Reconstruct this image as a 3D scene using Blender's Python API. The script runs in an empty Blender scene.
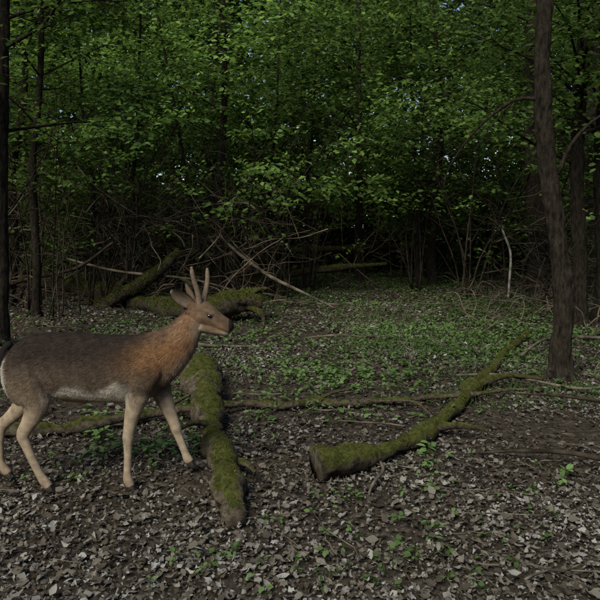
import bpy, math
import numpy as np
from mathutils import Vector
rng = np.random.default_rng(11)
scene = bpy.context.scene
scene.view_settings.view_transform = 'Standard'
scene.view_settings.look = 'None'
scene.view_settings.exposure = 0

# ------------------------------------------------------------------ helpers
def snoise(p, freq, seed, n=7):
    r = np.random.default_rng(seed)
    out = np.zeros(len(p))
    for i in range(n):
        k = r.normal(size=p.shape[1]); k /= np.linalg.norm(k)
        k *= freq*(0.6+0.9*r.random())
        out += np.sin(p@k + r.random()*6.283)
    return out/math.sqrt(n/2)

def H(x, y):
    x = np.atleast_1d(np.asarray(x, float)); y = np.atleast_1d(np.asarray(y, float))
    p = np.stack([x, y], 1)
    h = 0.012*snoise(p, 2.6, 3)+0.02*snoise(p, 0.8, 4)+0.006*snoise(p, 7.0, 5)
    h *= np.clip((y-1)/6, 0.3, 1)
    h += 0.070*np.exp(-(((x+0.62)/0.22)**2+((y-3.82)/0.20)**2))
    return h

class Buf:
    def __init__(s): s.v=[]; s.f={}; s.n=0; s.c=[]
    def add(s, v, fs, col=None):
        v = np.asarray(v, float)
        if isinstance(fs, np.ndarray): fs=[fs]
        for f in fs:
            if len(f): s.f.setdefault(f.shape[1], []).append(f+s.n)
        s.v.append(v); s.n += len(v)
        if col is not None:
            col=np.asarray(col,float)
            s.c.append(np.tile(col,(len(v),1)) if col.ndim==1 else col)
    def build(s, name, mat, smooth=True, parent=None):
        me = bpy.data.meshes.new(name)
        v = np.concatenate(s.v).astype(np.float32)
        me.vertices.add(len(v)); me.vertices.foreach_set('co', v.ravel())
        loops=[]; starts=[]; o=0
        for k in sorted(s.f):
            f = np.concatenate(s.f[k]).astype(np.int32)
            loops.append(f.ravel()); starts.append(o+np.arange(len(f))*k); o += f.size
        loops = np.concatenate(loops); starts=np.concatenate(starts).astype(np.int32)
        me.loops.add(len(loops)); me.loops.foreach_set('vertex_index', loops)
        me.polygons.add(len(starts)); me.polygons.foreach_set('loop_start', starts)
        if smooth: me.polygons.foreach_set('use_smooth', np.ones(len(starts), bool))
        me.update(calc_edges=True)
        if s.c:
            c = np.concatenate(s.c); c = np.concatenate([c, np.ones((len(c),1))],1).astype(np.float32)
            a = me.color_attributes.new('Col','FLOAT_COLOR','POINT'); a.data.foreach_set('color', c.ravel())
        me.materials.append(mat)
        ob = bpy.data.objects.new(name, me); scene.collection.objects.link(ob)
        if parent: ob.parent = parent
        return ob

def cr(pts, m):
    P = np.asarray(pts, float)
    Q = np.vstack([2*P[0]-P[1], P, 2*P[-1]-P[-2]])
    out=[]
    for i in range(len(P)-1):
        a,b,c,d = Q[i],Q[i+1],Q[i+2],Q[i+3]
        for t in np.arange(m)/m:
            out.append(0.5*((2*b)+(c-a)*t+(2*a-5*b+4*c-d)*t*t+(3*b-a-3*c+d)*t**3))
    out.append(P[-1]); return np.array(out)

def tube(P, R, seg=8, ref=(0.05,1,0.02), rough=0, seed=0, lump=6.0, ridge=0):
    P = np.asarray(P,float); n=len(P)
    R = np.asarray(R,float)
    if R.ndim==1: R = np.stack([R,R],1)
    T = np.gradient(P, axis=0); T /= np.linalg.norm(T,axis=1)[:,None]+1e-9
    ref = np.asarray(ref,float); ref/=np.linalg.norm(ref)
    A = ref - (T@ref)[:,None]*T; A /= np.linalg.norm(A,axis=1)[:,None]+1e-9
    B = np.cross(T, A)
    th = np.arange(seg)/seg*2*math.pi
    V = P[:,None,:] + A[:,None,:]*(np.cos(th)[None,:,None]*R[:,1][:,None,None]) + B[:,None,:]*(np.sin(th)[None,:,None]*R[:,0][:,None,None])
    V = V.reshape(-1,3)
    if rough>0:
        C = np.repeat(P, seg, 0)
        nn = rough*(snoise(V, lump, seed+1)*0.55+snoise(V, lump*2.7, seed+2)*0.35+snoise(V, lump*7, seed+3)*0.18)
        if ridge: nn += -ridge*np.abs(snoise(V*np.array([1,1,.1]),75,seed+4))+ridge*.4*snoise(V*np.array([1,1,.5]),60,seed+5)
        V = C+(V-C)*(1+nn)[:,None]
    i = np.arange(n-1)[:,None]*seg; j=np.arange(seg)[None,:]; j2=(j+1)%seg
    F = np.stack([i+j, i+j2, i+seg+j2, i+seg+j], -1).reshape(-1,4)
    V = np.vstack([V, P[0], P[-1]])
    a = n*seg; jj=np.arange(seg); jj2=(jj+1)%seg
    F3 = np.vstack([np.stack([jj2, jj, np.full(seg,a)],1), np.stack([(n-1)*seg+jj,(n-1)*seg+jj2,np.full(seg,a+1)],1)])
    return V,[F,F3]

def frames(n_, d_):
    n_ = n_/ (np.linalg.norm(n_,axis=1)[:,None]+1e-9)
    d_ = d_ - (d_*n_).sum(1)[:,None]*n_; d_ /= np.linalg.norm(d_,axis=1)[:,None]+1e-9
    b_ = np.cross(n_, d_)
    return np.stack([d_, b_, n_], -1)

def place(buf, tv, tf, C, R, S, col=None):
    N=len(C); k=len(tv)
    if N==0: return
    V = np.einsum('nij,kj->nki', R, tv)*np.asarray(S).reshape(-1,1,1)+C[:,None,:]
    off = (np.arange(N)*k)[:,None,None]
    fs = [ (f[None]+off).reshape(-1,f.shape[1]) for f in tf]
    buf.add(V.reshape(-1,3), fs, None if col is None else np.repeat(col,k,0))

def pal(cols, r):
    ps=[c[0] for c in cols]; A=np.array([c[1] for c in cols],float)
    return np.stack([np.interp(r,ps,A[:,k]) for k in range(3)],1)
def leafcol(cols,P,freq=1.0,amt=0.3,seed=90):
    c=pal(cols,rng.random(len(P)))
    b=1+amt*snoise(P,freq,seed)
    return np.clip(c*np.clip(b,.35,1.8)[:,None],.002,.8)
G_LEAF=[(0,(0.048,0.088,0.024)),(0.5,(0.09,0.152,0.04)),(1,(0.165,0.245,0.068))]
G_FAR=[(0,(0.036,0.062,0.022)),(0.6,(0.078,0.125,0.04)),(1,(0.135,0.2,0.066))]
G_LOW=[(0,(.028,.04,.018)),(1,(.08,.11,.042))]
G_HERB=[(0,(0.06,0.108,0.033)),(1,(0.125,0.19,0.065))]
LIT=[(0,(.03,.024,.018)),(.35,(.07,.058,.044)),(.62,(.125,.109,.088)),(.84,(.185,.17,.147)),(1,(.265,.255,.233))]
MOSS=[(0,(0.022,0.026,0.008)),(0.6,(0.06,0.064,0.018)),(1,(0.125,0.12,0.038))]

def leaf_t(stations, width, curl, fold):
    xs = np.linspace(0,1,stations); V=[]
    for x in xs:
        w = width*math.sin(math.pi*min(1,x**0.75*0.98+0.02))**0.8
        z = curl*(x-0.5)**2*2
        V += [(x,-w,z+fold*w),(x,0,z),(x,w,z+fold*w)]
    F=[]
    for i in range(stations-1):
        a=i*3; F += [(a,a+3,a+4,a+1),(a+1,a+4,a+5,a+2)]
    return np.array(V,float), [np.array(F)]
def lobed(seed,curl):
    r=np.random.default_rng(seed); k=11; V=[(0.45,0,0)]
    for i in range(k):
        a=i/k*6.283; rr=.5*(0.72+.28*math.cos(a*5/1+r.random()))*(1 if i%2 else .72)
        x=.45+rr*math.cos(a)*1.05; y=rr*math.sin(a)*.8
        V.append((x,y,curl*(y*y*2+(x-.45)**2)+.05*r.normal()))
    return np.array(V),[np.array([(0,i+1,(i+1)%k+1) for i in range(k)])]
LEAF_R = (np.array([(0,0,0),(0.42,0.36,0.07),(1,0,-0.05),(0.42,-0.36,0.07)]), [np.array([(0,2,1),(0,3,2)])])
LEAF_6 = (np.array([(0,0,0),(0.25,0.26,0.05),(0.62,0.3,0.03),(1.0,0,-0.08),(0.62,-0.3,0.03),(0.25,-0.26,0.05),(0.45,0,0)]),
          [np.array([(0,6,1),(1,6,2),(2,6,3),(3,6,4),(4,6,5),(5,6,0)])])

# ------------------------------------------------------------------ materials
def newmat(name):
    m = bpy.data.materials.new(name); m.use_nodes=True
    nt=m.node_tree; nt.nodes.clear()
    out=nt.nodes.new('ShaderNodeOutputMaterial')
    return m,nt,out
def N(nt,t,**kw):
    n=nt.nodes.new(t)
    for k,v in kw.items(): setattr(n,k,v)
    return n
def ramp(nt, cols, interp='LINEAR'):
    r=nt.nodes.new('ShaderNodeValToRGB'); r.color_ramp.interpolation=interp
    e=r.color_ramp.elements
    while len(e)<len(cols): e.new(0.5)
    for i,(p,c) in enumerate(cols): e[i].position=p; e[i].color=(*c,1)
    return r
def leafmat(name, trans=0.4, gain=(1.5,1.45,0.9)):
    m,nt,out=newmat(name); L=nt.links
    a=N(nt,'ShaderNodeAttribute'); a.attribute_name='Col'
    p=N(nt,'ShaderNodeBsdfDiffuse'); L.new(a.outputs['Color'],p.inputs['Color'])
    if trans>0:
        t=N(nt,'ShaderNodeBsdfTranslucent')
        vm=N(nt,'ShaderNodeVectorMath',operation='MULTIPLY'); L.new(a.outputs['Color'],vm.inputs[0]); vm.inputs[1].default_value=gain
        L.new(vm.outputs[0],t.inputs['Color'])
        mx=N(nt,'ShaderNodeMixShader'); mx.inputs[0].default_value=trans
        L.new(p.outputs[0],mx.inputs[1]); L.new(t.outputs[0],mx.inputs[2]); L.new(mx.outputs[0],out.inputs[0])
    else: L.new(p.outputs[0],out.inputs[0])
    return m
def simplewood(name,c1,c2,scale=9):
    m,nt,out=newmat(name); L=nt.links
    tc=N(nt,'ShaderNodeTexCoord'); n1=N(nt,'ShaderNodeTexNoise'); n1.inputs['Scale'].default_value=scale; n1.inputs['Detail'].default_value=2
    L.new(tc.outputs['Object'],n1.inputs['Vector']); r=ramp(nt,[(0.35,c1),(0.65,c2)]); L.new(n1.outputs['Fac'],r.inputs[0])
    p=N(nt,'ShaderNodeBsdfDiffuse'); L.new(r.outputs[0],p.inputs['Color']); L.new(p.outputs[0],out.inputs[0]); return m
def barkmat(name, c1, c2, moss=0.0, stretch=0.18, scale=22, bump=0.7, mossc=((0.02,0.024,0.007),(0.075,0.078,0.022)), mossn=True):
    m,nt,out=newmat(name); L=nt.links
    tc=N(nt,'ShaderNodeTexCoord'); mp=N(nt,'ShaderNodeMapping'); mp.inputs['Scale'].default_value=(1,1,stretch)
    L.new(tc.outputs['Object'],mp.inputs[0])
    n1=N(nt,'ShaderNodeTexNoise'); n1.inputs['Scale'].default_value=scale; n1.inputs['Detail'].default_value=5; n1.inputs['Roughness'].default_value=0.7
    L.new(mp.outputs[0],n1.inputs['Vector'])
    r=ramp(nt,[(0.35,c1),(0.65,c2)]); L.new(n1.outputs['Fac'],r.inputs[0])
    col=r.outputs[0]
    if moss>0:
        n2=N(nt,'ShaderNodeTexNoise'); n2.inputs['Scale'].default_value=5; n2.inputs['Detail'].default_value=5; n2.inputs['Roughness'].default_value=0.7; L.new(tc.outputs['Object'],n2.inputs['Vector'])
        mr=ramp(nt,[(0.35,mossc[0]),(0.65,mossc[1])]); L.new(n1.outputs['Fac'],mr.inputs[0])
        g=N(nt,'ShaderNodeNewGeometry'); sx=N(nt,'ShaderNodeSeparateXYZ'); L.new(g.outputs['Normal'],sx.inputs[0])
        ad=N(nt,'ShaderNodeMath',operation='MULTIPLY_ADD'); L.new(sx.outputs[2],ad.inputs[0]); ad.inputs[1].default_value=0.35 if mossn else 0.05; L.new(n2.outputs['Fac'],ad.inputs[2])
        mr2=N(nt,'ShaderNodeMapRange'); mr2.inputs[1].default_value=0.95-moss*0.5; mr2.inputs[2].default_value=1.05-moss*0.5; L.new(ad.outputs[0],mr2.inputs[0])
        mx=N(nt,'ShaderNodeMix'); mx.data_type='RGBA'; L.new(mr2.outputs[0],mx.inputs[0]); L.new(col,mx.inputs[6]); L.new(mr.outputs[0],mx.inputs[7]); col=mx.outputs[2]
    p=N(nt,'ShaderNodeBsdfDiffuse'); p.inputs['Roughness'].default_value=0.8
    L.new(col,p.inputs['Color'])
    b=N(nt,'ShaderNodeBump'); b.inputs['Strength'].default_value=bump; b.inputs['Distance'].default_value=0.03; L.new(n1.outputs['Fac'],b.inputs['Height'])
    L.new(b.outputs[0],p.inputs['Normal']); L.new(p.outputs[0],out.inputs[0])
    return m
def colmat(name, rough=0.8, spec=0.2):
    m,nt,out=newmat(name); L=nt.links
    a=N(nt,'ShaderNodeAttribute'); a.attribute_name='Col'
    p=N(nt,'ShaderNodeBsdfPrincipled'); p.inputs['Roughness'].default_value=rough; p.inputs['Specular IOR Level'].default_value=spec; L.new(a.outputs['Color'],p.inputs['Base Color'])
    L.new(p.outputs[0],out.inputs[0]); return m
def plain(name,c,rough=0.5,spec=0.5):
    m,nt,out=newmat(name); L=nt.links
    tc=N(nt,'ShaderNodeTexCoord'); n=N(nt,'ShaderNodeTexNoise'); n.inputs['Scale'].default_value=60; L.new(tc.outputs['Object'],n.inputs['Vector'])
    r=ramp(nt,[(0.3,tuple(x*0.7 for x in c)),(0.7,tuple(x*1.2 for x in c))]); L.new(n.outputs['Fac'],r.inputs[0])
    p=N(nt,'ShaderNodeBsdfPrincipled'); p.inputs['Roughness'].default_value=rough; p.inputs['Specular IOR Level'].default_value=spec
    L.new(r.outputs[0],p.inputs['Base Color']); L.new(p.outputs[0],out.inputs[0]); return m

M_leaf = leafmat('green_leaves',0.42)
M_far = leafmat('distant_leaves',0.3)
M_herb = leafmat('herb_leaves',0.25)
M_litter = leafmat('dry_leaves',0)
M_tuft = leafmat('moss_tufts',0.15)
M_bark = barkmat('dark_bark',(0.011,0.009,0.007),(0.046,0.039,0.03),0.3,stretch=.3,scale=34,bump=.9,mossc=((0.016,0.023,0.008),(0.036,0.043,0.017)),mossn=False)
M_stem = simplewood('stem_bark',(0.02,0.016,0.012),(0.06,0.048,0.036))
M_dead = simplewood('dead_wood',(0.05,0.042,0.033),(0.17,0.14,0.105))
M_brush = simplewood('brush_wood',(0.04,0.03,0.022),(0.19,0.15,0.11),4)
M_pale = simplewood('bleached_wood',(0.18,0.165,0.14),(0.4,0.38,0.34))
M_moss = barkmat('mossy_bark',(0.022,0.018,0.013),(0.09,0.075,0.055),0.78,stretch=1,scale=26)
M_mossless = barkmat('partly_mossy_bark',(0.03,0.024,0.018),(0.13,0.105,0.078),0.55,stretch=1,scale=26)

# ------------------------------------------------------------------ ground
n=420; u=np.linspace(-1,1,n); b_=5.0; a_=160/math.sinh(b_)
gx=a_*np.sinh(b_*u); gy=a_*np.sinh(b_*u)+5
X,Y=np.meshgrid(gx,gy,indexing='ij'); Z=H(X.ravel(),Y.ravel())
idx=np.arange(n*n).reshape(n,n)
F=np.stack([idx[:-1,:-1],idx[1:,:-1],idx[1:,1:],idx[:-1,1:]],-1).reshape(-1,4)
gm,nt,out=newmat('forest_soil'); L=nt.links
tc=N(nt,'ShaderNodeTexCoord')
n1=N(nt,'ShaderNodeTexNoise'); n1.inputs['Scale'].default_value=22; n1.inputs['Detail'].default_value=5; n1.inputs['Roughness'].default_value=0.75; L.new(tc.outputs['Object'],n1.inputs['Vector'])
r1=ramp(nt,[(0.3,(0.018,0.014,0.010)),(0.55,(0.06,0.048,0.036)),(0.7,(0.13,0.11,0.088))]); L.new(n1.outputs['Fac'],r1.inputs[0])
p=N(nt,'ShaderNodeBsdfDiffuse'); L.new(r1.outputs[0],p.inputs['Color'])
bp=N(nt,'ShaderNodeBump'); bp.inputs['Strength'].default_value=0.8; bp.inputs['Distance'].default_value=0.03; L.new(n1.outputs['Fac'],bp.inputs['Height']); L.new(bp.outputs[0],p.inputs['Normal'])
L.new(p.outputs[0],out.inputs[0])
g=Buf(); g.add(np.stack([X.ravel(),Y.ravel(),Z],1),F); g.build('forest_floor_ground',gm)

def scatter_xy(nn, y0, y1, k=0.5, m=1.2, power=1.0):
    y = y0+(y1-y0)*rng.random(nn)**power
    x = (rng.random(nn)*2-1)*(k*y+m)
    return x,y
lit=Buf()
temps=[leaf_t(4,0.30,0.25,0.3),leaf_t(4,0.25,0.6,0.6),leaf_t(4,0.4,0.15,0.2),leaf_t(4,0.2,-0.5,0.9),lobed(1,.5),lobed(2,-.6),lobed(3,.9),lobed(4,-.3)]
def litter(nn,y0,y1,smin,smax,tset,power=1.0,zr=0.02,tilt=.42):
    x,y=scatter_xy(nn,y0,y1,power=power)
    p2=np.stack([x,y],1)
    dens=snoise(p2,1.7,21)*0.5+snoise(p2,4.5,22)*0.5
    bare=np.exp(-(((x-0.0)/0.9)**2+((y-5.4)/0.9)**2))+.5*np.exp(-(((x-2.2)/0.8)**2+((y-4.9)/0.8)**2))
    keep=rng.random(nn)<np.clip(0.78+0.32*dens-0.45*bare,0.2,1)
    x,y=x[keep],y[keep]; m=len(x); dens=dens[keep]; bare=bare[keep]
    which=rng.integers(0,len(tset),m)
    nr=np.stack([rng.normal(size=m)*tilt,rng.normal(size=m)*tilt,np.ones(m)*np.where(rng.random(m)<0.4,-1,1)],1)
    d=rng.normal(size=(m,3)); d[:,2]*=0.15
    R=frames(nr,d); s=smin+(smax-smin)*rng.random(m)**1.5
    C=np.stack([x,y,H(x,y)+0.004+zr*rng.random(m)],1)
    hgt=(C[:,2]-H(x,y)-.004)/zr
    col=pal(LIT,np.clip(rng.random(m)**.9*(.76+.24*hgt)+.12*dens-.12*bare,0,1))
    for k in range(len(tset)):
        q=which==k
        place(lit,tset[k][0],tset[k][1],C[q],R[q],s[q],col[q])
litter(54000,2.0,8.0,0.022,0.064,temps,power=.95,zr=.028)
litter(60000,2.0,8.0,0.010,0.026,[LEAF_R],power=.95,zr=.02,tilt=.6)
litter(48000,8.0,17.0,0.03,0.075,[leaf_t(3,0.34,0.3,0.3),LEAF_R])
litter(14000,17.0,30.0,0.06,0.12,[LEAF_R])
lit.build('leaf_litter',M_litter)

tw=Buf()
for i in range(850):
    x,y=scatter_xy(1,2.0,14,power=0.9); x=x[0];y=y[0]
    a=rng.random()*math.pi; l=0.08+0.6*rng.random()**2.2
    t=np.linspace(-.5,.5,6); pts=np.stack([x+t*l*math.cos(a)+rng.normal(size=6)*l*0.03,y+t*l*math.sin(a)+rng.normal(size=6)*l*0.03,np.zeros(6)],1)
    r0=0.0015+0.006*rng.random()**2.5
    pts[:,2]=H(pts[:,0],pts[:,1])+0.025+r0+rng.random()*0.02
    tw.add(*tube(pts,np.linspace(r0,r0*0.5,6),5,ref=(0,0,1)))
tw.build('fallen_twigs',M_dead)

# herbs
hb=Buf()
def herbs(x,y,hmin,hmax,nl,ls):
    for i in range(len(x)):
        h=hmin+(hmax-hmin)*rng.random(); z0=H(x[i],y[i])[0]
        k=int(nl*(0.6+0.8*rng.random()))
        az=rng.random(k)*6.283; tt=0.45+0.55*rng.random(k)
        C=np.stack([x[i]+0.01*np.cos(az),y[i]+0.01*np.sin(az),z0+h*tt],1)
        d=np.stack([np.cos(az),np.sin(az),0.2*rng.normal(size=k)],1)
        nr=np.stack([0.4*rng.normal(size=k),0.4*rng.normal(size=k),np.ones(k)],1)
        place(hb,LEAF_6[0],LEAF_6[1],C,frames(nr,d),ls*(0.6+0.8*rng.random(k)),leafcol(G_HERB,C,2,.2))
        st=np.array([[x[i],y[i],z0-0.01],[x[i]+0.005,y[i],z0+h*0.5],[x[i],y[i]+0.004,z0+h]])
        hb.add(*tube(st,[0.0018,0.0015,0.001],3),(0.05,.09,.02))
nn=24000; x,y=scatter_xy(nn,4.8,22,power=0.9)
pn=snoise(np.stack([x,y],1),1.3,31)*.6+snoise(np.stack([x,y],1),3.1,32)*.4
w=np.clip(0.46+0.5*pn,0,1)*np.exp(-((x-(0.9+0.08*y))/(0.27*y+0.9))**2)*np.clip((y-4.0)/3.0,.2,1)
k=rng.random(nn)<w*1.3+0.06
herbs(x[k],y[k],0.03,0.11,6,0.042)
nn=800; x,y=scatter_xy(nn,2.6,6.5); k=snoise(np.stack([x,y],1),2.2,33)>0.3
herbs(x[k],y[k],0.03,0.07,5,0.03)
for cx,cy,c,s in [(-0.95,4.2,9,.13),(-1.45,4.5,9,.12),(-1.2,4.3,6,.12),(0.85,4.15,7,.12),(-0.7,4.3,4,.07),(1.1,5.9,10,.25),(2.4,5.6,14,.3),(2.9,5.0,8,.3),(1.6,3.9,5,.2),(3.1,7.0,14,.4),(2.0,7.6,16,.4)]:
    herbs(cx+rng.normal(size=c)*s,cy+rng.normal(size=c)*s,0.04,0.10,7,0.05)
hb.build('woodland_herbs',M_herb)

gr=Buf(); nn=52000; x,y=scatter_xy(nn,5.2,20)
pn=snoise(np.stack([x,y],1),1.2,35)
k=rng.random(nn)<np.clip(.4+.6*pn,0,1)*np.exp(-((x-(1.2+0.08*y))/(0.24*y+0.7))**2)
x,y=x[k],y[k]; m=len(x); dd=np.stack([rng.normal(size=m)*.6,rng.normal(size=m)*.6,np.ones(m)],1)
C=np.stack([x,y,H(x,y)],1); dd/=np.linalg.norm(dd,axis=1)[:,None]
o=np.cross(dd,rng.normal(size=(m,3))); o/=np.linalg.norm(o,axis=1)[:,None]; R=np.stack([dd,o,np.cross(dd,o)],-1)
place(gr,np.array([(0,-.05,0),(0,.05,0),(1,0,0.0)]),[np.array([(0,1,2)])],C,R,.04+.09*rng.random(m),leafcol(G_HERB,C,1,.2))
gr.build('woodland_grass',M_herb)

# ------------------------------------------------------------------ logs
def fuzz(buf,V,F,nn,lmin,lmax,zmin,seed):
    q=F[0]; a,b,c=V[q[:,0]],V[q[:,1]],V[q[:,2]]; d=V[q[:,3]]
    nr=np.cross(b-a,d-a); ar=np.linalg.norm(nr,axis=1); nr/=ar[:,None]+1e-12
    i=rng.choice(len(q),nn,p=ar/ar.sum()); s,t=rng.random(nn)[:,None],rng.random(nn)[:,None]
    P=(a[i]*(1-s)+b[i]*s)*(1-t)+(d[i]*(1-s)+c[i]*s)*t
    Nn=nr[i]
    nz=snoise(P,9,seed)*0.45+snoise(P,28,seed+1)*.3+Nn[:,2]
    k=nz>zmin; P,Nn=P[k],Nn[k]; m=len(P)
    dr=Nn+rng.normal(size=(m,3))*0.6
    dd=dr/np.linalg.norm(dr,axis=1)[:,None]; o=np.cross(dd,rng.normal(size=(m,3))); o/=np.linalg.norm(o,axis=1)[:,None]
    R=np.stack([dd,o,np.cross(dd,o)],-1)
    tv=np.array([(0,-0.16,0),(0,0.16,0),(1,0,0)]); tf=[np.array([(0,1,2)])]
    place(buf,tv,tf,P-dd*0.002,R,lmin+(lmax-lmin)*rng.random(m),leafcol(MOSS,P,14,.35))
def log(name,pts,rad,mat,seg=18,rough=0.13,moss=0,zmin=0.15,sub=8,lump=6,extra=None,tl=(0.006,0.016)):
    pts=np.array(pts,float); D=cr(np.column_stack([pts,rad]),sub)
    P=D[:,:3]; R=np.maximum(D[:,3],0.004)
    V,Fs=tube(P,R,seg,ref=(0.02,0.03,1),rough=rough,seed=len(name)+int(abs(pts[0,0])*100),lump=lump)
    b=Buf(); b.add(V,Fs)
    if extra:
        for ep,er in extra:
            E=cr(np.column_stack([np.array(ep,float),er]),5); b.add(*tube(E[:,:3],E[:,3],10,rough=rough,lump=lump*1.5))
    ob=b.build(name,mat)
    if moss:
        q=Fs[0]
        nrm=np.cross(V[q[:,1]]-V[q[:,0]],V[q[:,3]]-V[q[:,0]]); cc=V[q].mean(1); pc=np.repeat((P[:-1]+P[1:])/2,seg,0)
        sgn=np.sign(((cc-pc)*nrm).sum(1).sum())
        Fq=[q if sgn>0 else q[:,::-1]]
        mb=Buf(); fuzz(mb,V,Fq,moss,tl[0],tl[1],zmin,5); mb.build('moss',M_tuft,parent=ob)
    return ob
log('mossy_fallen_log',[(-.93,6.1,.10),(-.87,5.7,.12),(-.73,5.05,.09),(-.60,4.4,.065),(-.47,3.85,.065),(-.37,3.45,.06),(-.31,3.2,.04)],[.12,.148,.112,.078,.074,.092,.06],M_mossless,32,0.32,24000,0.5,sub=14,lump=10,
    extra=[([(-.9,5.9,.2),(-1.0,5.85,.28),(-1.02,5.8,.33)],[.05,.035,.02]),([(-.45,3.9,.07),(-.33,3.8,.1),(-.26,3.7,.08)],[.026,.02,.01]),([(-.6,4.5,.1),(-.72,4.4,.15),(-.8,4.25,.15)],[.025,.018,.008])])
log('mossy_fallen_log',[(.10,3.78,.08),(.24,3.84,.085),(.5,4.05,.06),(.77,4.35,.05),(.95,4.6,.055),(1.26,5.16,.05),(1.58,5.8,.06),(2.0,6.6,.05),(2.35,7.35,.05),(3.1,8.7,.04)],[.098,.082,.058,.064,.052,.05,.058,.044,.046,.03],M_moss,24,0.32,26000,0.2,sub=10,lump=12,
    extra=[([(.95,4.6,.06),(1.13,4.5,.1),(1.28,4.38,.1)],[.03,.02,.01]),([(1.6,5.8,.06),(1.9,5.9,.12),(2.2,5.85,.1)],[.03,.022,.01])])
log('fallen_branch',[(-3.0,4.42,.05),(-2.16,4.49,.06),(-1.71,4.6,.04),(-1.33,4.72,.08),(-1.13,4.9,.06),(-.75,4.97,.1),(-.40,5.18,.06),(-.1,5.14,.06),(.08,5.26,.05),(.4,5.2,.06),(.66,5.33,.04),(.9,5.3,.06),(1.09,5.42,.05),(1.45,5.44,.07),(1.93,5.68,.05),(2.3,5.6,.03)],[.055,.05,.045,.04,.034,.03,.03,.032,.03,.026,.028,.024,.024,.02,.014,.006],M_mossless,12,0.25,9000,0.3,lump=14,
    extra=[([(.08,5.24,.05),(.3,5.5,.07),(.6,5.9,.03),(.75,6.3,.03)],[.018,.014,.01,.004]),([(.66,5.3,.05),(.9,5.1,.1),(1.0,4.85,.06)],[.012,.009,.004]),([(-1.1,4.9,.07),(-.9,5.2,.12),(-.85,5.5,.05)],[.018,.012,.005])],tl=(.005,.012))
log('fallen_tree_trunk',[(-7.5,15.5,.2),(-5.5,14.4,.2),(-3.66,12.4,.16),(-2.1,10.4,.16),(-1.3,10.0,.24),(-.85,10.05,.3),(-.62,10.1,.28)],[.14,.15,.14,.15,.18,.21,.15],M_moss,24,0.33,22000,0.25,sub=12,lump=6,
    extra=[([(-.8,10,.35),(-.65,9.9,.5),(-.5,9.9,.52)],[.07,.05,.02]),([(-.8,10,.25),(-.6,9.85,.15),(-.55,9.8,.02)],[.07,.05,.03]),([(-1.5,10,.3),(-1.6,9.8,.55),(-1.8,9.7,.7)],[.06,.04,.02]),([(-3.6,12.4,.2),(-3.2,12,.6),(-3.3,11.8,1.0)],[.07,.05,.02])],tl=(.02,.045))
log('leaning_mossy_log',[(-3.6,11.6,.02),(-2.9,11.2,.4),(-2.4,11.1,.75),(-2.1,11.2,1.05)],[.11,.1,.09,.06],M_moss,14,0.25,8000,-.2,tl=(.02,.04))
log('fallen_pole_branch',[(-1.5,11.7,1.4),(-1.27,11.6,1.13),(-.6,11.5,.62),(.1,11.4,.28),(.62,11.35,.03)],[.02,.026,.03,.024,.016],M_dead,8,0.12)
log('fallen_pole_branch',[(-4.5,11.4,1.0),(-3.2,11.2,.7),(-1.8,11.1,.55),(-.6,11,.2)],[.02,.025,.02,.015],M_brush,8,0.12)
log('fallen_pole_branch',[(-6.2,12,.1),(-5,11.6,.5),(-3.9,11.2,.75),(-3.2,11,1.2)],[.04,.035,.03,.02],M_stem,8,0.12)
log('bleached_bent_branch',[(4.12,13,1.5),(4.1,13,1.38),(4.25,13,.95),(4.24,13,.5),(4.2,13,-.02)],[.01,.02,.024,.026,.026],M_pale,8,0.12)
log('mossy_far_log',[(-2.2,17.5,.85),(-.5,17.6,.8),(1.5,17.7,.85),(3.2,18,.9)],[.1,.1,.09,.05],M_moss,12,0.25)
log('mossy_far_log',[(-1.6,14.6,.1),(.2,14.6,.45),(2.0,14.9,.6)],[.1,.08,.05],M_moss,12,0.25,6000,-.2,tl=(.02,.04))
log('mossy_far_log',[(-4.2,14.5,.5),(-2.6,14.3,.35),(-1.2,14.6,.1)],[.06,.09,.1],M_moss,12,0.25)
log('fallen_branch',[(1.15,4.15,.03),(1.4,4.1,.06),(1.7,4.0,.08),(2.1,3.8,.05),(2.5,3.75,.02)],[.006,.011,.014,.017,.017],M_stem,8,0.15)
log('fallen_branch',[(1.9,5.6,.03),(2.1,5.2,.12),(2.35,4.9,.14),(2.7,4.6,.06),(3.2,4.4,.03)],[.008,.012,.016,.017,.015],M_stem,8,0.15)
log('fallen_branch',[(1.5,6.3,.03),(1.9,6.0,.1),(2.5,5.7,.05),(3.1,5.9,.08)],[.008,.012,.014,.01],M_dead,8,0.15)
log('fallen_branch',[(.5,4.0,.03),(.49,3.8,.05),(.42,3.65,.04),(.38,3.55,.02)],[.014,.013,.011,.008],M_dead,8,0.15)
log('fallen_branch',[(1.6,3.4,.03),(2.0,3.3,.07),(2.2,3.1,.04)],[.010,.012,.008],M_dead,8,0.1)
log('fallen_branch',[(-2.8,8.2,.03),(-1.9,8.0,.12),(-1.1,7.7,.06),(-.4,7.8,.03)],[.02,.025,.022,.01],M_dead,8,0.15)
log('fallen_branch',[(.1,8.4,.03),(.5,8.3,.08),(.9,8.35,.05),(1.5,8.7,.03)],[.012,.014,.013,.006],M_brush,8,0.2)
log('fallen_branch',[(2.3,6.9,.04),(2.9,7.6,.15),(3.6,8.0,.1),(4.6,8.1,.03)],[.012,.02,.022,.014],M_dead,8,0.15)

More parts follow.
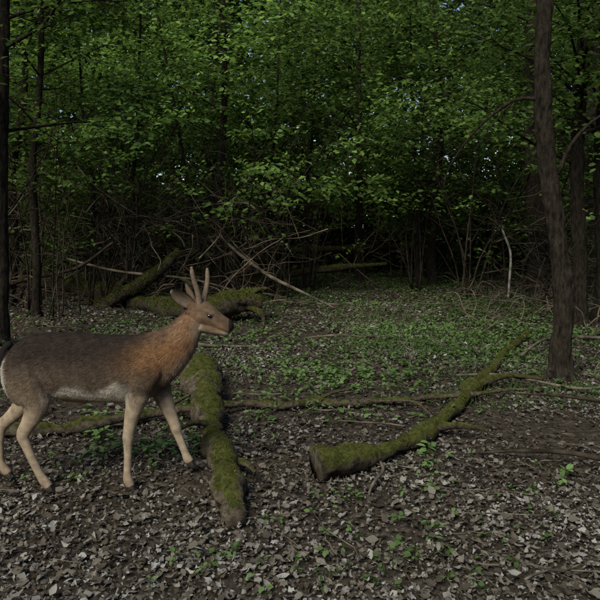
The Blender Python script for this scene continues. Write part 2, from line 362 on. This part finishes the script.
# ------------------------------------------------------------------ foliage sprays
def sprays(buf,C,az,Ls,nl,size,tmpl,droop=0.25,flat=0.55,pc=G_LEAF,fr=.8,amt=.32):
    M=len(C); K=nl
    if M==0: return
    t=rng.random((M,K)); s=(rng.random((M,K))*2-1)*0.42*(1.15-0.7*t)*np.where(rng.random((M,K))<.5,1,.6)
    L_=Ls[:,None]
    ca,sa=np.cos(az)[:,None],np.sin(az)[:,None]
    lx=(t-.4)*L_; ly=s*L_
    x=C[:,0:1]+lx*ca-ly*sa; y=C[:,1:2]+lx*sa+ly*ca
    z=C[:,2:3]-droop*L_*t*t+0.09*L_*rng.normal(size=(M,K))
    P=np.stack([x,y,z],-1).reshape(-1,3); m=len(P)
    la=(az[:,None]+np.where(s>0,1,-1)*0.9+0.4*rng.normal(size=(M,K))).ravel()
    d=np.stack([np.cos(la),np.sin(la),-0.35+0.35*rng.normal(size=m)],1)
    nr=np.stack([flat*rng.normal(size=m),flat*rng.normal(size=m)-0.2,np.ones(m)],1)
    place(buf,tmpl[0],tmpl[1],P,frames(nr,d),size*(0.55+0.9*rng.random(m)),leafcol(pc,P,fr,amt))
def region(nn,xk,xm,y0,y1,z0,z1,thr,freq,seed,zlow=None):
    y=y0+(y1-y0)*rng.random(nn); x=(rng.random(nn)*2-1)*(xk*y+xm); z=z0+(z1-z0)*rng.random(nn)
    P=np.stack([x,y,z],1); v=snoise(P*np.array([1,1,1.6]),freq,seed)*.7+snoise(P*np.array([1,1,1.3]),freq*2.2,seed+9)*.5
    k=v>thr
    if zlow is not None:
        lo=zlow(P[:,0],P[:,1])+0.45*snoise(P[:,:2],0.9,seed+3); k&=(z>lo)|(rng.random(nn)<0.06)
    return P[k]
und=Buf()
P=region(11500,0.55,2.5,11.0,19,1.0,6.8,0.14,1.7,41,zlow=lambda x,y: 2.05-.5*np.exp(-((x/y-.17)/.17)**2)-.25*np.exp(-((x/y+.38)/.1)**2))
P=P[~((P[:,0]>.3*P[:,1])&(P[:,1]<14.5))]
for (cx,cy) in [(-1.6,12.6),(-2.35,12.2),(1.5,16.5),(-3.3,12.6),(.1,13.6),(2.75,14)]:
    ang=abs(P[:,0]/P[:,1]-cx/cy); P=P[~((ang<.022)&(P[:,1]<cy)&(rng.random(len(P))<.8))]
sprays(und,P,rng.random(len(P))*6.283,0.4+0.7*rng.random(len(P)),26,0.1,LEAF_R)
und.build('understory_foliage',M_leaf)
far=Buf()
P=region(6200,0.6,4,18.5,27,1.8,11,-1.0,1.3,43)
sprays(far,P,rng.random(len(P))*6.283,0.9+1.2*rng.random(len(P)),24,0.19,LEAF_R,pc=G_FAR)
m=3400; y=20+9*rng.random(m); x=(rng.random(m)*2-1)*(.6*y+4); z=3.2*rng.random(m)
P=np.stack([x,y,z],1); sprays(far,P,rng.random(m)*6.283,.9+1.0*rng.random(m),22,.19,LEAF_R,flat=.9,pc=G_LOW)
m=6800; th=rng.random(m)*6.283; rr=32+9*rng.random(m)
P=np.stack([rr*np.cos(th),rr*np.sin(th)+4,0.2+18*rng.random(m)],1)
sprays(far,P,rng.random(m)*6.283,1.5+2*rng.random(m),18,0.65,LEAF_R,flat=1.1,pc=G_FAR)
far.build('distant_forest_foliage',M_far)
can=Buf()  # high crown leaves, added mainly to block light over the deeper wood
P=region(1700,0.6,6,16,30,7.0,12,0.0,1.2,47)
sprays(can,P,rng.random(len(P))*6.283,0.9+1.1*rng.random(len(P)),24,0.2,LEAF_R)
can.build('light_blocking_canopy',M_leaf)

# ------------------------------------------------------------------ trees
def tree(name,base,path,rads,crown_z,nl,spr,leaf=0.085,mat=M_bark,limbs=None,reach=1.8,seg=16,sub=10,ridge=0):
    D=cr(np.column_stack([np.array(path,float),rads]),sub)
    P=D[:,:3]+np.array([base[0],base[1],H(base[0],base[1])[0]]); R=D[:,3].copy()
    z=P[:,2]; R*=1+0.45*np.exp(-np.maximum(z,0)/0.12)
    P[0,2]-=0.08
    b=Buf(); b.add(*tube(P,R,seg,ref=(0,1,0),rough=0.09,seed=int(base[1]*10),lump=9,ridge=ridge))
    for a in np.arange(4)*1.57+rng.random():
        r0=R[0]*0.45; bx,by=P[0,0],P[0,1]
        c=np.array([[bx,by,.12],[bx+math.cos(a)*r0*2,by+math.sin(a)*r0*2,.03],[bx+math.cos(a)*r0*4,by+math.sin(a)*r0*4,-.05]])
        c=cr(np.column_stack([c,[r0,r0*.7,r0*.25]]),4); b.add(*tube(c[:,:3],c[:,3],8))
    tips=[]
    for i in range(nl):
        z0=crown_z+(P[-1,2]-crown_z)*rng.random()**1.2*0.95
        j=np.argmin(abs(P[:,2]-z0)); a=rng.random()*6.283; l=reach*(0.5+0.7*rng.random()); up=0.2+0.7*rng.random()
        q=np.array([[0,0,0],[.3,0,.25*up],[.65,0,.5*up],[1,0,.6*up]])*l
        c=np.stack([P[j,0]+q[:,0]*math.cos(a)+rng.normal(size=4)*.05*l,P[j,1]+q[:,0]*math.sin(a)+rng.normal(size=4)*.05*l,P[j,2]+q[:,2]],1); c[0]=P[j]
        r0=min(R[j]*.3,.032); cc=cr(np.column_stack([c,[r0,r0*.7,r0*.45,r0*.15]]),4); b.add(*tube(cc[:,:3],cc[:,3],6))
        tips+= [cc[6,:3],cc[9,:3],cc[12,:3]]
        for s in range(4):
            st=cc[rng.integers(3,12),:3]; a2=a+rng.normal()*0.9; l2=l*.45
            e=st+np.array([math.cos(a2)*l2,math.sin(a2)*l2,l2*rng.normal()*.3]); mid=(st+e)/2+rng.normal(size=3)*.04
            b.add(*tube(np.array([st,mid,e]),[r0*.35,r0*.22,.003],4)); tips.append(e); tips.append(mid)
    for lp,lr in (limbs or []):
        cc=cr(np.column_stack([np.array(lp,float),lr]),5); b.add(*tube(cc[:,:3],cc[:,3],7,rough=.06))
        if lr[0]>=.025: tips+=[cc[-1,:3]]*6+[cc[-4,:3]]*4
    ob=b.build(name,mat)
    if tips and spr:
        T=np.array(tips); T=T[rng.integers(0,len(T),spr)]+rng.normal(size=(spr,3))*0.16
        f=Buf(); sprays(f,T,rng.random(spr)*6.283,0.35+.35*rng.random(spr),18,leaf,LEAF_6); f.build('foliage',M_leaf,parent=ob)
    return ob
tree('forest_tree',(2.55,6.3),[(0,0,0),(.0,0,.25),(.03,0,.7),(-.02,0,1.3),(-.12,0,2.0),(-.18,0,2.9),(-.1,.1,4.5),(-.2,.1,7),(-.1,0,9.5)],[.112,.104,.1,.096,.09,.085,.075,.06,.03],3.9,18,180,
     limbs=[([(2.42,6.3,2.72),(2.1,6.3,2.72),(1.75,6.35,2.45),(1.5,6.4,2.1),(1.42,6.4,1.85)],[.022,.018,.012,.008,.003]),
            ([(2.52,6.3,2.0),(2.7,6.3,2.35),(3.0,6.3,2.6),(3.4,6.2,2.7)],[.025,.018,.012,.004]),
            ([(2.1,6.3,2.72),(1.9,6.3,2.5),(1.7,6.35,2.2)],[.01,.006,.003])],seg=64,sub=40,ridge=.07)
tree('forest_tree',(4.2,9.65),[(0,0,0),(.0,0,1),(-.05,0,2.5),(.05,0,4.5),(0,0,9)],[.11,.105,.1,.09,.04],2.2,22,280,reach=2,seg=40,sub=40,ridge=.07)
tree('forest_tree',(4.72,10.1),[(0,0,0),(.05,0,1),(.0,0,2.5),(.1,0,4.5),(0,0,9)],[.13,.12,.11,.1,.04],2.1,20,260,reach=2,seg=40,sub=40,ridge=.07)
tree('forest_tree',(5.2,14),[(0,0,0),(-.02,0,1),(-.1,0,2.5),(-.12,0,5),(0,0,10)],[.23,.21,.2,.17,.06],2.6,16,180,leaf=.1)
tree('forest_tree',(6.9,15),[(0,0,0),(.0,0,1),(-.1,0,2.5),(-.05,0,5),(0,0,10)],[.2,.19,.17,.15,.06],2.6,14,150,leaf=.1)
tree('forest_tree',(-3.72,8.0),[(0,0,0),(.0,0,1),(.0,0,2.5),(.03,0,4.5),(0,0,9)],[.1,.09,.085,.08,.04],2.4,18,220,seg=40,sub=40,ridge=.07)
tree('forest_tree',(-4.4,10.7),[(0,0,0),(.02,0,1),(-.05,0,2.5),(.1,0,4.5),(0,0,8)],[.07,.065,.06,.05,.03],2.3,18,220)
tree('forest_tree',(-1.6,12.6),[(0,0,0),(.03,0,1),(.0,0,2.0),(.08,0,3.2),(.12,0,4.5),(0,0,9)],[.08,.075,.07,.065,.06,.03],3.0,12,110)
tree('forest_tree',(-1.75,12.2),[(0,0,0),(-.1,0,.8),(-.32,0,1.8),(-.5,0,3.0),(-.95,0,5.5)],[.05,.045,.04,.03,.02],2.8,9,80)
tree('forest_tree',(1.5,16.5),[(0,0,0),(.0,0,1),(.03,0,2.5),(.0,0,4.5),(0,0,9)],[.11,.1,.09,.08,.04],3.3,14,110,leaf=.1,
     limbs=[([(1.52,16.5,3.4),(1.9,16.3,4.2),(2.2,16.2,5.0)],[.045,.03,.02])])
tree('forest_tree',(3.2,15.5),[(0,0,0),(-.05,0,.8),(.05,0,2),(.2,0,4),(0,0,7)],[.12,.11,.09,.07,.03],1.3,24,240,leaf=.095,reach=1.3)
tree('forest_tree',(-5.6,12.4),[(0,0,0),(.1,0,1),(.05,0,2.5),(.3,0,4.5),(0,0,8)],[.09,.085,.08,.06,.03],2.4,16,180)
for (cx,cy,r,l) in [(-3.3,12.6,.05,.2),(-4.1,12.9,.04,-.4),(.1,14.6,.045,.3),(2.75,14.9,.05,-.2),(-.7,13.6,.035,.3)]:
    tree('forest_tree',(cx,cy),[(0,0,0),(l*.2,0,1),(l*.1,0,2.2),(l*.6,0,3.6),(l,0,6.5)],[r,r*.92,r*.85,r*.7,.015],3.0,7,60,leaf=.095,reach=1.2)
ds=Buf()
for i in range(50):
    y=16.5+20*rng.random(); x=(rng.random()*2-1)*(.6*y+3); r=.04+.11*rng.random()**2; h=8+4*rng.random(); l=rng.normal()*.8
    pts=np.array([[x,y,-.05],[x+l*.2+rng.normal()*.15,y,h*.25],[x+l*.5+rng.normal()*.2,y,h*.55],[x+l,y,h]])
    c=cr(np.column_stack([pts,[r,r*.85,r*.65,r*.2]]),5); ds.add(*tube(c[:,:3],c[:,3],8,rough=.06))
for i in range(120):
    th=rng.random()*6.283; rr=28+16*rng.random(); x=rr*math.cos(th); y=rr*math.sin(th)+4; r=.12+.12*rng.random()
    if y>15 and abs(x)<.6*y: continue
    ds.add(*tube(np.array([[x,y,-.1],[x+.1,y,5],[x,y,13]]),[r,r*.8,r*.4],7))
ds.build('distant_tree_trunks',M_bark)

sp=Buf(); sl=Buf()
def stem(x,y,h,r,l,leaf=True):
    z0=H(x,y)[0]
    t=np.linspace(0,1,5); pts=np.stack([x+l[0]*t**1.5+rng.normal(size=5)*.1*t,y+l[1]*t**1.5,z0-.03+h*t],1)
    c=cr(np.column_stack([pts,r*(1-.8*t)]),3); sp.add(*tube(c[:,:3],c[:,3],5))
    for k in range(6):
        j=rng.integers(3,12); a=rng.random()*6.283; ll=.3+.9*rng.random()
        s0=c[j,:3]; q=np.array([s0,s0+np.array([math.cos(a)*ll*.5,math.sin(a)*ll*.5,.25*ll]),s0+np.array([math.cos(a)*ll,math.sin(a)*ll,.3*ll*rng.normal()])])
        sp.add(*tube(q,[r*.45,r*.3,.002],4))
    if leaf:
        sl_c=c[[-1,-4],:3]+rng.normal(size=(2,3))*.25; sprays(sl,sl_c,rng.random(2)*6.283,np.full(2,.55),20,.09,LEAF_R)
for i in range(230):
    y=9.5+9*rng.random(); x=(rng.random()*2-1)*(.5*y+1.5)
    if abs(x-1.2)<0.17*y and y<15: continue
    if y<11.3 and -3.4<x<3.4: continue
    stem(x,y,1.8+2.8*rng.random(),.007+.02*rng.random()**2,rng.normal(size=2)*.9)
for (cx,cy) in [(-4.6,11.2),(-3.7,12),(-3.0,11.6),(-2.3,12.3),(-1.2,12.4),(-.5,13),(.3,14.5),(2.6,14.5),(3.4,13.2),(-5.4,11.6)]:
    for k in range(7):
        stem(cx+rng.normal()*.1,cy+rng.normal()*.1,3.0+1.6*rng.random(),.012+.014*rng.random(),rng.normal(size=2)*1.0)
sp.build('sapling_thicket',M_stem)
for i in range(70):
    y=12.5+6*rng.random(); x=(rng.random()*2-1)*(.5*y+1)
    if -1<x<4 and y<15.5: continue
    c=np.array([x,y,.6+1.2*rng.random()])+rng.normal(size=(7,3))*np.array([.45,.4,.35])
    sprays(sl,c,rng.random(7)*6.283,.4+.3*rng.random(7),18,.085,LEAF_R)
sl.build('sapling_foliage',M_leaf)
br=Buf()
for i in range(1500):
    y=11.3+5.5*rng.random()**1.3; x=(rng.random()*2-1)*(.5*y+1)
    dens=0.35+0.65*(snoise(np.array([[x,y]]),.8,61)[0]>-.2)
    if rng.random()>dens: continue
    if -.4<x<4.5 and y<14.5: continue
    h=2.2*rng.random()**1.2; a=rng.random()*6.283; l=.7+2.0*rng.random(); el=rng.normal()*.55
    d=np.array([math.cos(a)*math.cos(el),math.sin(a)*math.cos(el)*.6,math.sin(el)]); t=np.linspace(-.5,.5,6)
    bend=np.array([rng.normal(),rng.normal(),rng.normal()-0.6])*.45
    pts=np.array([x,y,h])+t[:,None]*d*l-(t**2)[:,None]*bend*-l*.6+rng.normal(size=(6,3))*.03
    pts[:,2]=np.maximum(pts[:,2],.02)
    r=.004+.016*rng.random()**3
    c=cr(np.column_stack([pts,r*np.linspace(1,.3,6)]),3); br.add(*tube(c[:,:3],c[:,3],5))
    for k in range(2):
        s0=c[rng.integers(3,13),:3]; e=s0+rng.normal(size=3)*.3*np.array([1,.6,.8]); e[2]=max(e[2],.02)
        br.add(*tube(np.array([s0,(s0+e)/2+rng.normal(size=3)*.03,e]),[r*.5,r*.35,.002],4))
for i in range(90):
    y=8.5+6*rng.random(); x=(.25+.3*rng.random())*y
    a=rng.random()*3.14; l=.6+1.2*rng.random(); h=.05+.4*rng.random(); t=np.linspace(0,1,6)
    pts=np.stack([x+t*l*math.cos(a),y+t*l*math.sin(a)*.5,h*3*t*(1-t)+.02+.35*t*rng.random()],1)+rng.normal(size=(6,3))*.03
    c=cr(np.column_stack([pts,np.linspace(.008,.003,6)]),3); br.add(*tube(c[:,:3],c[:,3],5))
br.build('tangled_brushwood',M_brush)

# ------------------------------------------------------------------ fallow deer
U=0.005724
deer=bpy.data.objects.new('fallow_deer',None); scene.collection.objects.link(deer)
deer.location=(-0.973,3.68,0.0)
def dp(a,b,w=0): return ((a-130)*U, w*U, (487-b)*U)
def loft(st,m=5,seg=24,up=False):
    A=np.array([[*dp(s[0],s[1],s[4] if len(s)>4 else 0), s[2]*U, s[3]*U] for s in st])
    D=cr(A,m); return tube(D[:,:3],np.maximum(D[:,3:5],0.002),seg,ref=(0,1,0))
body=Buf()
body.add(*loft([(9,360,9,7),(13,361,19,14),(21,363,27,19.5),(34,364.5,31,22),(52,365,32,22.5),(78,366.5,33.5,24.5),(105,368,33.5,25.5),(128,368.5,33.5,24),(146,366,32,20),(160,366,27,16),(170,368,19,12),(176,369,9,6)],seg=32))
body.add(*loft([(140,364,28,17),(152,360,28,16),(163,354,26,15),(174,345,22,13.5),(183,335,17.5,11.5),(190,325,14,9.5),(197,316,11,8.5)]))
body.add(*loft([(187,313,7,6),(191,311.5,10.5,8.5),(198,312,12.8,10.2),(204,314,12.6,10.6),(209,316.5,11.6,9.2),(214,319.3,9.8,7.2),(219,322,8.5,5.8),(224,324.6,7.8,5.5),(228,326.6,7.3,5.4),(231,328,5.8,4.8),(233,329,3,3)]))
body.add(*loft([(202,325,7.5,7.8),(211,328,6,5.4),(219,330.5,4.6,4),(226,332.4,3.7,3.5),(229.5,333,2,2.4)]))
body.add(*loft([(204,309.5,2.5,2.5,-7.5),(209,311,2.2,2.2,-8.4),(213.5,314.3,1.6,1.6,-7.4)],seg=10))
body.add(*loft([(204,309.5,2.5,2.5,7.5),(209,311,2.2,2.2,8.4),(213.5,314.3,1.6,1.6,7.4)],seg=10))
body.add(*loft([(150,352,10,5,-12),(148,364,17,8,-14.5),(144,378,15,9,-14.5),(141,390,11,8,-12)]))
body.add(*loft([(152,352,10,5,12),(152,364,17,8,14),(153,378,15,8.5,13.5),(155,390,10,8,12)]))
legs=[
 [(32,350,17,8,-13),(31,366,23,12,-13.5),(35,384,22,12.5,-13.5),(41,398,15,10,-13),(39,410,10.5,7,-12),(33,421,7.6,5.4,-12),(28.5,431,6.6,4.8,-12),(31,440,4.9,4,-12),(37,454,4.2,3.5,-12),(44,468,3.9,3.4,-12),(49,476,4.6,4,-12),(54,482,4.2,4,-12)],
 [(28,350,16,8,12),(25,366,19,11,12),(24,386,17,11,12),(22,400,12.5,8.5,12),(15,411,9,6.2,11),(5,421,6.8,5,11),(-3,429,6.2,4.6,11),(-5,440,4.6,4,11),(-5,454,3.9,3.4,11),(-4,465,3.7,3.3,11),(-1,472,4.3,3.9,11),(4,478,4,4,11)],
 [(141,378,14,8,-12),(141,390,12.5,8.8,-12),(138,402,9.4,7,-11.5),(134.5,415,7.2,5.6,-11),(132,428,5.8,5,-11),(131.5,434,5.9,5.1,-11),(131,442,4.4,3.8,-11),(131,456,3.9,3.4,-11),(130.5,468,3.9,3.4,-11),(131,475,4.8,4,-11),(134,481.5,4.2,4,-11)],
 [(153,378,13,8,12),(157,390,11.5,8,12),(162,402,9,6.8,11.5),(167,414,6.9,5.5,11),(172,426,5.7,4.9,11),(173.7,431,5.7,5,11),(176,438,4.4,3.8,11),(180,448,3.9,3.4,11),(183.5,457,3.9,3.4,11),(185.5,462,4.6,4,11),(188.5,466,4.1,4,11)]]
for l in legs: body.add(*loft(l,seg=16))
body.add(*loft([(62,397,3,3),(72,400,3.6,4),(80,401,4,4),(88,399,3,3)],seg=12))
tail_b=loft([(12,343,3.5,4,-1),(7,348,4.4,5.5,-2),(4.5,360,5,5.8,-3),(4,374,4.4,4.8,-3),(4.5,386,1.8,2,-3)],seg=14)
tmp_mat=colmat('deer_coat',0.85,0.1)
tmp=body.build('tmp_body',tmp_mat)
rm=tmp.modifiers.new('r','REMESH'); rm.mode='VOXEL'; rm.voxel_size=0.005
sm=tmp.modifiers.new('s','SMOOTH'); sm.factor=0.5; sm.iterations=5
dg=bpy.context.evaluated_depsgraph_get(); me=bpy.data.meshes.new_from_object(tmp.evaluated_get(dg))
bpy.data.objects.remove(tmp)
me.name='body'
nv=len(me.vertices); V=np.zeros(nv*3,np.float32); me.vertices.foreach_get('co',V); V=V.reshape(-1,3).astype(float)
def sst(x,a,b): t=np.clip((x-a)/(b-a),0,1); return t*t*(3-2*t)
def coat(V,Nz=None):
    s=V[:,0]/U+130; t=487-V[:,2]/U; w=V[:,1]/U
    j=snoise(V,26,71)*2.2+snoise(V,70,72)*1.2
    def mixc(c,k,m): return c*(1-m[:,None])+np.array(k)*m[:,None]
    c=np.tile(np.array([0.135,0.098,0.070]),(len(V),1))
    c=mixc(c,(0.033,0.024,0.019),1-sst(t+j,345,384))
    c=mixc(c,(0.60,0.54,0.46),sst(t+j,378,391)*(sst(s,44,62)*(1-sst(s,122,142))))  # pale belly fur, painted brighter in place of missing light from below
    c=mixc(c,(0.34,0.262,0.185),sst(t+j,386,404))
    nk=sst(s+(360-t)*.3+j,146,176)*(1-sst(t,376,398))
    c=mixc(c,(0.235,0.135,0.075),nk*.92)
    q=np.exp(-(((s-162-(351-t)*.8)/26)**2+((t-349)/18)**2)); c=mixc(c,(0.245,0.125,0.058),np.clip(q*1.1,0,.8)*sst(t,332,344))
    c=mixc(c,(0.075,0.050,0.034),nk*(1-sst((t-330)+(s-178)*1.05+j,-11,3))*(s<196)*.75)
    c=mixc(c,(0.38,0.29,0.205),nk*sst((t-345)+(s-190)*1.0,-2,11)*(t>330)*.65)
    q=np.exp(-(((s-34)/20)**2+((t-392)/16)**2)); c=mixc(c,(0.23,0.168,0.115),q*.7)
    c=mixc(c,(0.55,0.5,0.43),(1-sst(s+j*.5,11,17))*sst(t,346,352)*(1-sst(t,388,398)))
    hd=sst(s,190,200)*(t<342)
    k_=t-(s-200)*.48
    c=mixc(c,(0.11,0.072,0.047),hd*(1-sst(k_+j*.5,308,318))*.9)
    c=mixc(c,(0.215,0.142,0.09),hd*sst(k_+j*.5,308,318)*.8)
    c=mixc(c,(0.33,0.26,0.19),hd*sst(k_+j*.4,320,327)*.8)
    q=np.exp(-(((s-211)/4.4)**2+((t-314.8)/3.4)**2)); c=mixc(c,(0.34,0.25,0.175),hd*np.clip(q*.7,0,1))
    q=np.exp(-(((s-211)/2.9)**2+((t-314.8)/2.2)**2)); c=mixc(c,(0.03,0.02,0.015),hd*np.clip(q*1.3,0,1))
    c=mixc(c,(0.08,0.055,0.038),hd*sst(s,219,227)*(1-sst(t-(s-225)*.4,325,330))*.75)
    c=mixc(c,(0.014,0.011,0.010),sst(s,228,230)*(1-sst(t,329.5,331.5)))
    c=mixc(c,(0.36,0.31,0.25),sst(s,220,226)*sst(t-(s-225)*.3,330.5,332)*.7)
    c=mixc(c,(0.04,0.03,0.024),np.exp(-((t-(329.6+(s-225)*.35))/.6)**2)*sst(s,216,219)*.8)
    c=mixc(c,(0.19,0.135,0.09),sst(t+j,455,482)*.5)
    c*= (1+0.09*snoise(V,120,73)+.05*snoise(V*np.array([.4,1,1]),260,74))[:,None]
    return np.clip(c,0.008,0.9)
C=coat(V)
a=me.color_attributes.new('Col','FLOAT_COLOR','POINT'); a.data.foreach_set('color',np.concatenate([C,np.ones((nv,1))],1).astype(np.float32).ravel())
me.polygons.foreach_set('use_smooth',np.ones(len(me.polygons),bool))
me.materials.clear(); me.materials.append(tmp_mat)
bo=bpy.data.objects.new('body',me); scene.collection.objects.link(bo); bo.parent=deer
me.calc_loop_triangles(); tr=np.zeros(len(me.loop_triangles)*3,np.int32); me.loop_triangles.foreach_get('vertices',tr); tr=tr.reshape(-1,3)
A0,B0,C0=V[tr[:,0]],V[tr[:,1]],V[tr[:,2]]; nr=np.cross(B0-A0,C0-A0); ar=np.linalg.norm(nr,axis=1); nr/=ar[:,None]+1e-12
cs=((A0+B0+C0)/3)[:,0]/U+130; wt=ar*np.where(cs>196,3.0,1)
nf=125000; i=rng.choice(len(tr),nf,p=wt/wt.sum()); r1,r2=rng.random(nf),rng.random(nf); q=r1+r2>1; r1[q]=1-r1[q]; r2[q]=1-r2[q]
P=A0[i]+(B0[i]-A0[i])*r1[:,None]+(C0[i]-A0[i])*r2[:,None]; Nn=nr[i]
s=P[:,0]/U+130; t=487-P[:,2]/U
lg=sst(t,378,404)[:,None]; fl=np.array([[-1.0,0,-0.45]])*(1-lg)+np.array([[-.15,0,-1]])*lg
nk=sst(s,150,172)[:,None]*(t<375)[:,None]; fl=fl*(1-nk)+np.array([[-.75,0,-.75]])*nk; hd=s>198; fl[hd&(t<342)]=(-.9,0,.2)
fl+=rng.normal(size=(nf,3))*.28; fl-=(fl*Nn).sum(1)[:,None]*Nn; fl/=np.linalg.norm(fl,axis=1)[:,None]+1e-9
ln=.018-.011*sst(t,372,412); ln=np.where((t<342),ln*(1-.68*sst(s,186,202)),ln); ln=ln*(.6+.8*rng.random(nf))
dd=fl+Nn*.28; dd/=np.linalg.norm(dd,axis=1)[:,None]; o=np.cross(dd,Nn); o/=np.linalg.norm(o,axis=1)[:,None]+1e-9
R=np.stack([dd,o,np.cross(dd,o)],-1)
keep=~(((s>228)&(t<332))|((abs(s-210.7)<2.8)&(abs(t-314.8)<2)))
cf=coat(P)*(0.6+.75*rng.random(nf))[:,None]
fur=Buf(); place(fur,np.array([(0,-.075,0),(0,.075,0),(1,0,0)]),[np.array([(0,1,2)])],P[keep]-Nn[keep]*.0005,R[keep],ln[keep],cf[keep])
fur.build('fur',tmp_mat,smooth=False,parent=deer)
tb=Buf(); Vt,Ft=tail_b; tb.add(Vt,Ft,(.012,.01,.009)); tb.build('tail',tmp_mat,parent=deer)
M_hoof=plain('hoof_horn',(.03,.025,.02),.5,.4); hv=Buf()
for (hs,ht,hw) in [(54,482,-12),(4,478,11),(134,481.5,-11),(188.5,466,11)]:
    for sd in (-1.9,1.9):
        hv.add(*loft([(hs-1.5,ht-1.5,3.6,2.2,hw+sd*.8),(hs+.5,ht+1.2,3.5,2.3,hw+sd),(hs+3,ht+3.6,2.6,2.1,hw+sd),(hs+6,ht+5.2,1,1.1,hw+sd*.8)],m=3,seg=10))
    for sd in (-1.6,1.6): hv.add(*loft([(hs-4.5,ht-4,1.2,1,hw+sd),(hs-5.2,ht-1.5,.8,.8,hw+sd)],m=2,seg=8))
hv.build('hooves',M_hoof,parent=deer)
M_eye=plain('eye',(.008,.006,.005),.08,.8); ey=Buf()
for sg in (-1,1):
    th=np.linspace(0,math.pi,9); cx,cy,cz=dp(210.7,314.8,sg*8.0)
    Pp=np.array([[cx-2.5*U*math.cos(q),cy,cz+.8*U*math.cos(q)] for q in th]); Rr=np.maximum(1.9*U*np.sin(th),.0003)
    ey.add(*tube(Pp,Rr,14,ref=(0,1,0)))
ey.build('eyes',M_eye,parent=deer)
M_ear=colmat('ear_fur',.85,.1); er=Buf()
def ear(base,tip,wd,face):
    base,tip=np.array(dp(*base)),np.array(dp(*tip)); ax=tip-base; l=np.linalg.norm(ax); ax/=l
    face=np.array(face,float); face-=face@ax*ax; face/=np.linalg.norm(face); sd=np.cross(ax,face)
    nS,nW=12,9; Vv=[];Cc=[]
    for lay in (0,1):
        for i_ in range(nS):
            x=i_/(nS-1); w_=wd*U*(math.sin(math.pi*(x*.86+.1))**.7)
            for j_ in range(nW):
                a_=(j_/(nW-1)-.5)*2; cup=(1-a_*a_)
                k_=.75+.5*rng.random()
                Vv.append(base+ax*l*x+sd*w_*a_*.9-face*(cup*w_*.75*(1-.5*x))-face*lay*.0028); Cc.append((.09*k_,.062*k_,.042*k_) if lay else ((.15*k_,.11*k_,.08*k_) if abs(a_)<.8 else (.07*k_,.05*k_,.035*k_)))
    Ff=[]
    for lay in (0,1):
        o_=lay*nS*nW
        for i_ in range(nS-1):
            for j_ in range(nW-1):
                a_=o_+i_*nW+j_; Ff.append((a_,a_+1,a_+nW+1,a_+nW))
    for i_ in range(nS-1):
        for j_ in (0,nW-1):
            a_=i_*nW+j_; Ff.append((a_,a_+nW,a_+nW+nS*nW,a_+nS*nW))
    for j_ in range(nW-1):
        a_=(nS-1)*nW+j_; Ff.append((a_,a_+1,a_+1+nS*nW,a_+nS*nW))
    er.add(np.array(Vv),np.array(Ff),np.array(Cc))
ear((195,306,-6),(174,289,-15),7.6,(.35,-.9,-.1))
ear((196,305,6),(183,285,17),7.2,(.8,.45,.1))
er.build('ears',M_ear,parent=deer)
M_ant=plain('velvet_antler',(.17,.125,.088),.85,.15); an=Buf()
for st in ([(200.5,306,3.4,3.4,-4),(200,300,3.1,3.1,-4.6),(198.5,291,2.7,2.7,-6),(195.5,280,2.4,2.4,-8),(193.8,272,2.2,2.2,-9),(193,266,1.2,1.2,-9.5)],
           [(203,305,3.4,3.4,4),(203.5,299,3.1,3.1,4.6),(205,291,2.7,2.7,6),(206.3,281,2.4,2.4,8),(206.2,274,2.1,2.1,9),(205.8,268.5,1.2,1.2,9.5)]):
    an.add(*loft(st,m=6,seg=12))
an.build('antlers',M_ant,parent=deer)

# ------------------------------------------------------------------ light, world, camera
el,azs=math.radians(44),math.radians(207)
w=bpy.data.worlds.new('World'); scene.world=w; w.use_nodes=True; nt=w.node_tree
bg=nt.nodes['Background']; sk=nt.nodes.new('ShaderNodeTexSky'); sk.sky_type='NISHITA'; sk.sun_disc=False; sk.sun_elevation=el; sk.sun_rotation=azs
nt.links.new(sk.outputs[0],bg.inputs[0]); bg.inputs[1].default_value=0.135
sd=bpy.data.lights.new('sun','SUN'); sd.energy=3.9; sd.angle=math.radians(30); sd.color=(1,.985,.85)
so=bpy.data.objects.new('sun',sd); scene.collection.objects.link(so)
dirv=Vector((math.sin(azs)*math.cos(el),math.cos(azs)*math.cos(el),math.sin(el)))
so.rotation_euler=dirv.to_track_quat('Z','Y').to_euler()
cd=bpy.data.cameras.new('trail_camera'); co=bpy.data.objects.new('trail_camera',cd); scene.collection.objects.link(co)
co.location=(0,0,1.5); co.rotation_euler=(math.radians(90),0,0)
cd.sensor_width=36; cd.lens=18/math.tan(math.radians(25)); cd.shift_y=-0.125; cd.clip_end=500; cd.clip_start=0.05
scene.camera=co
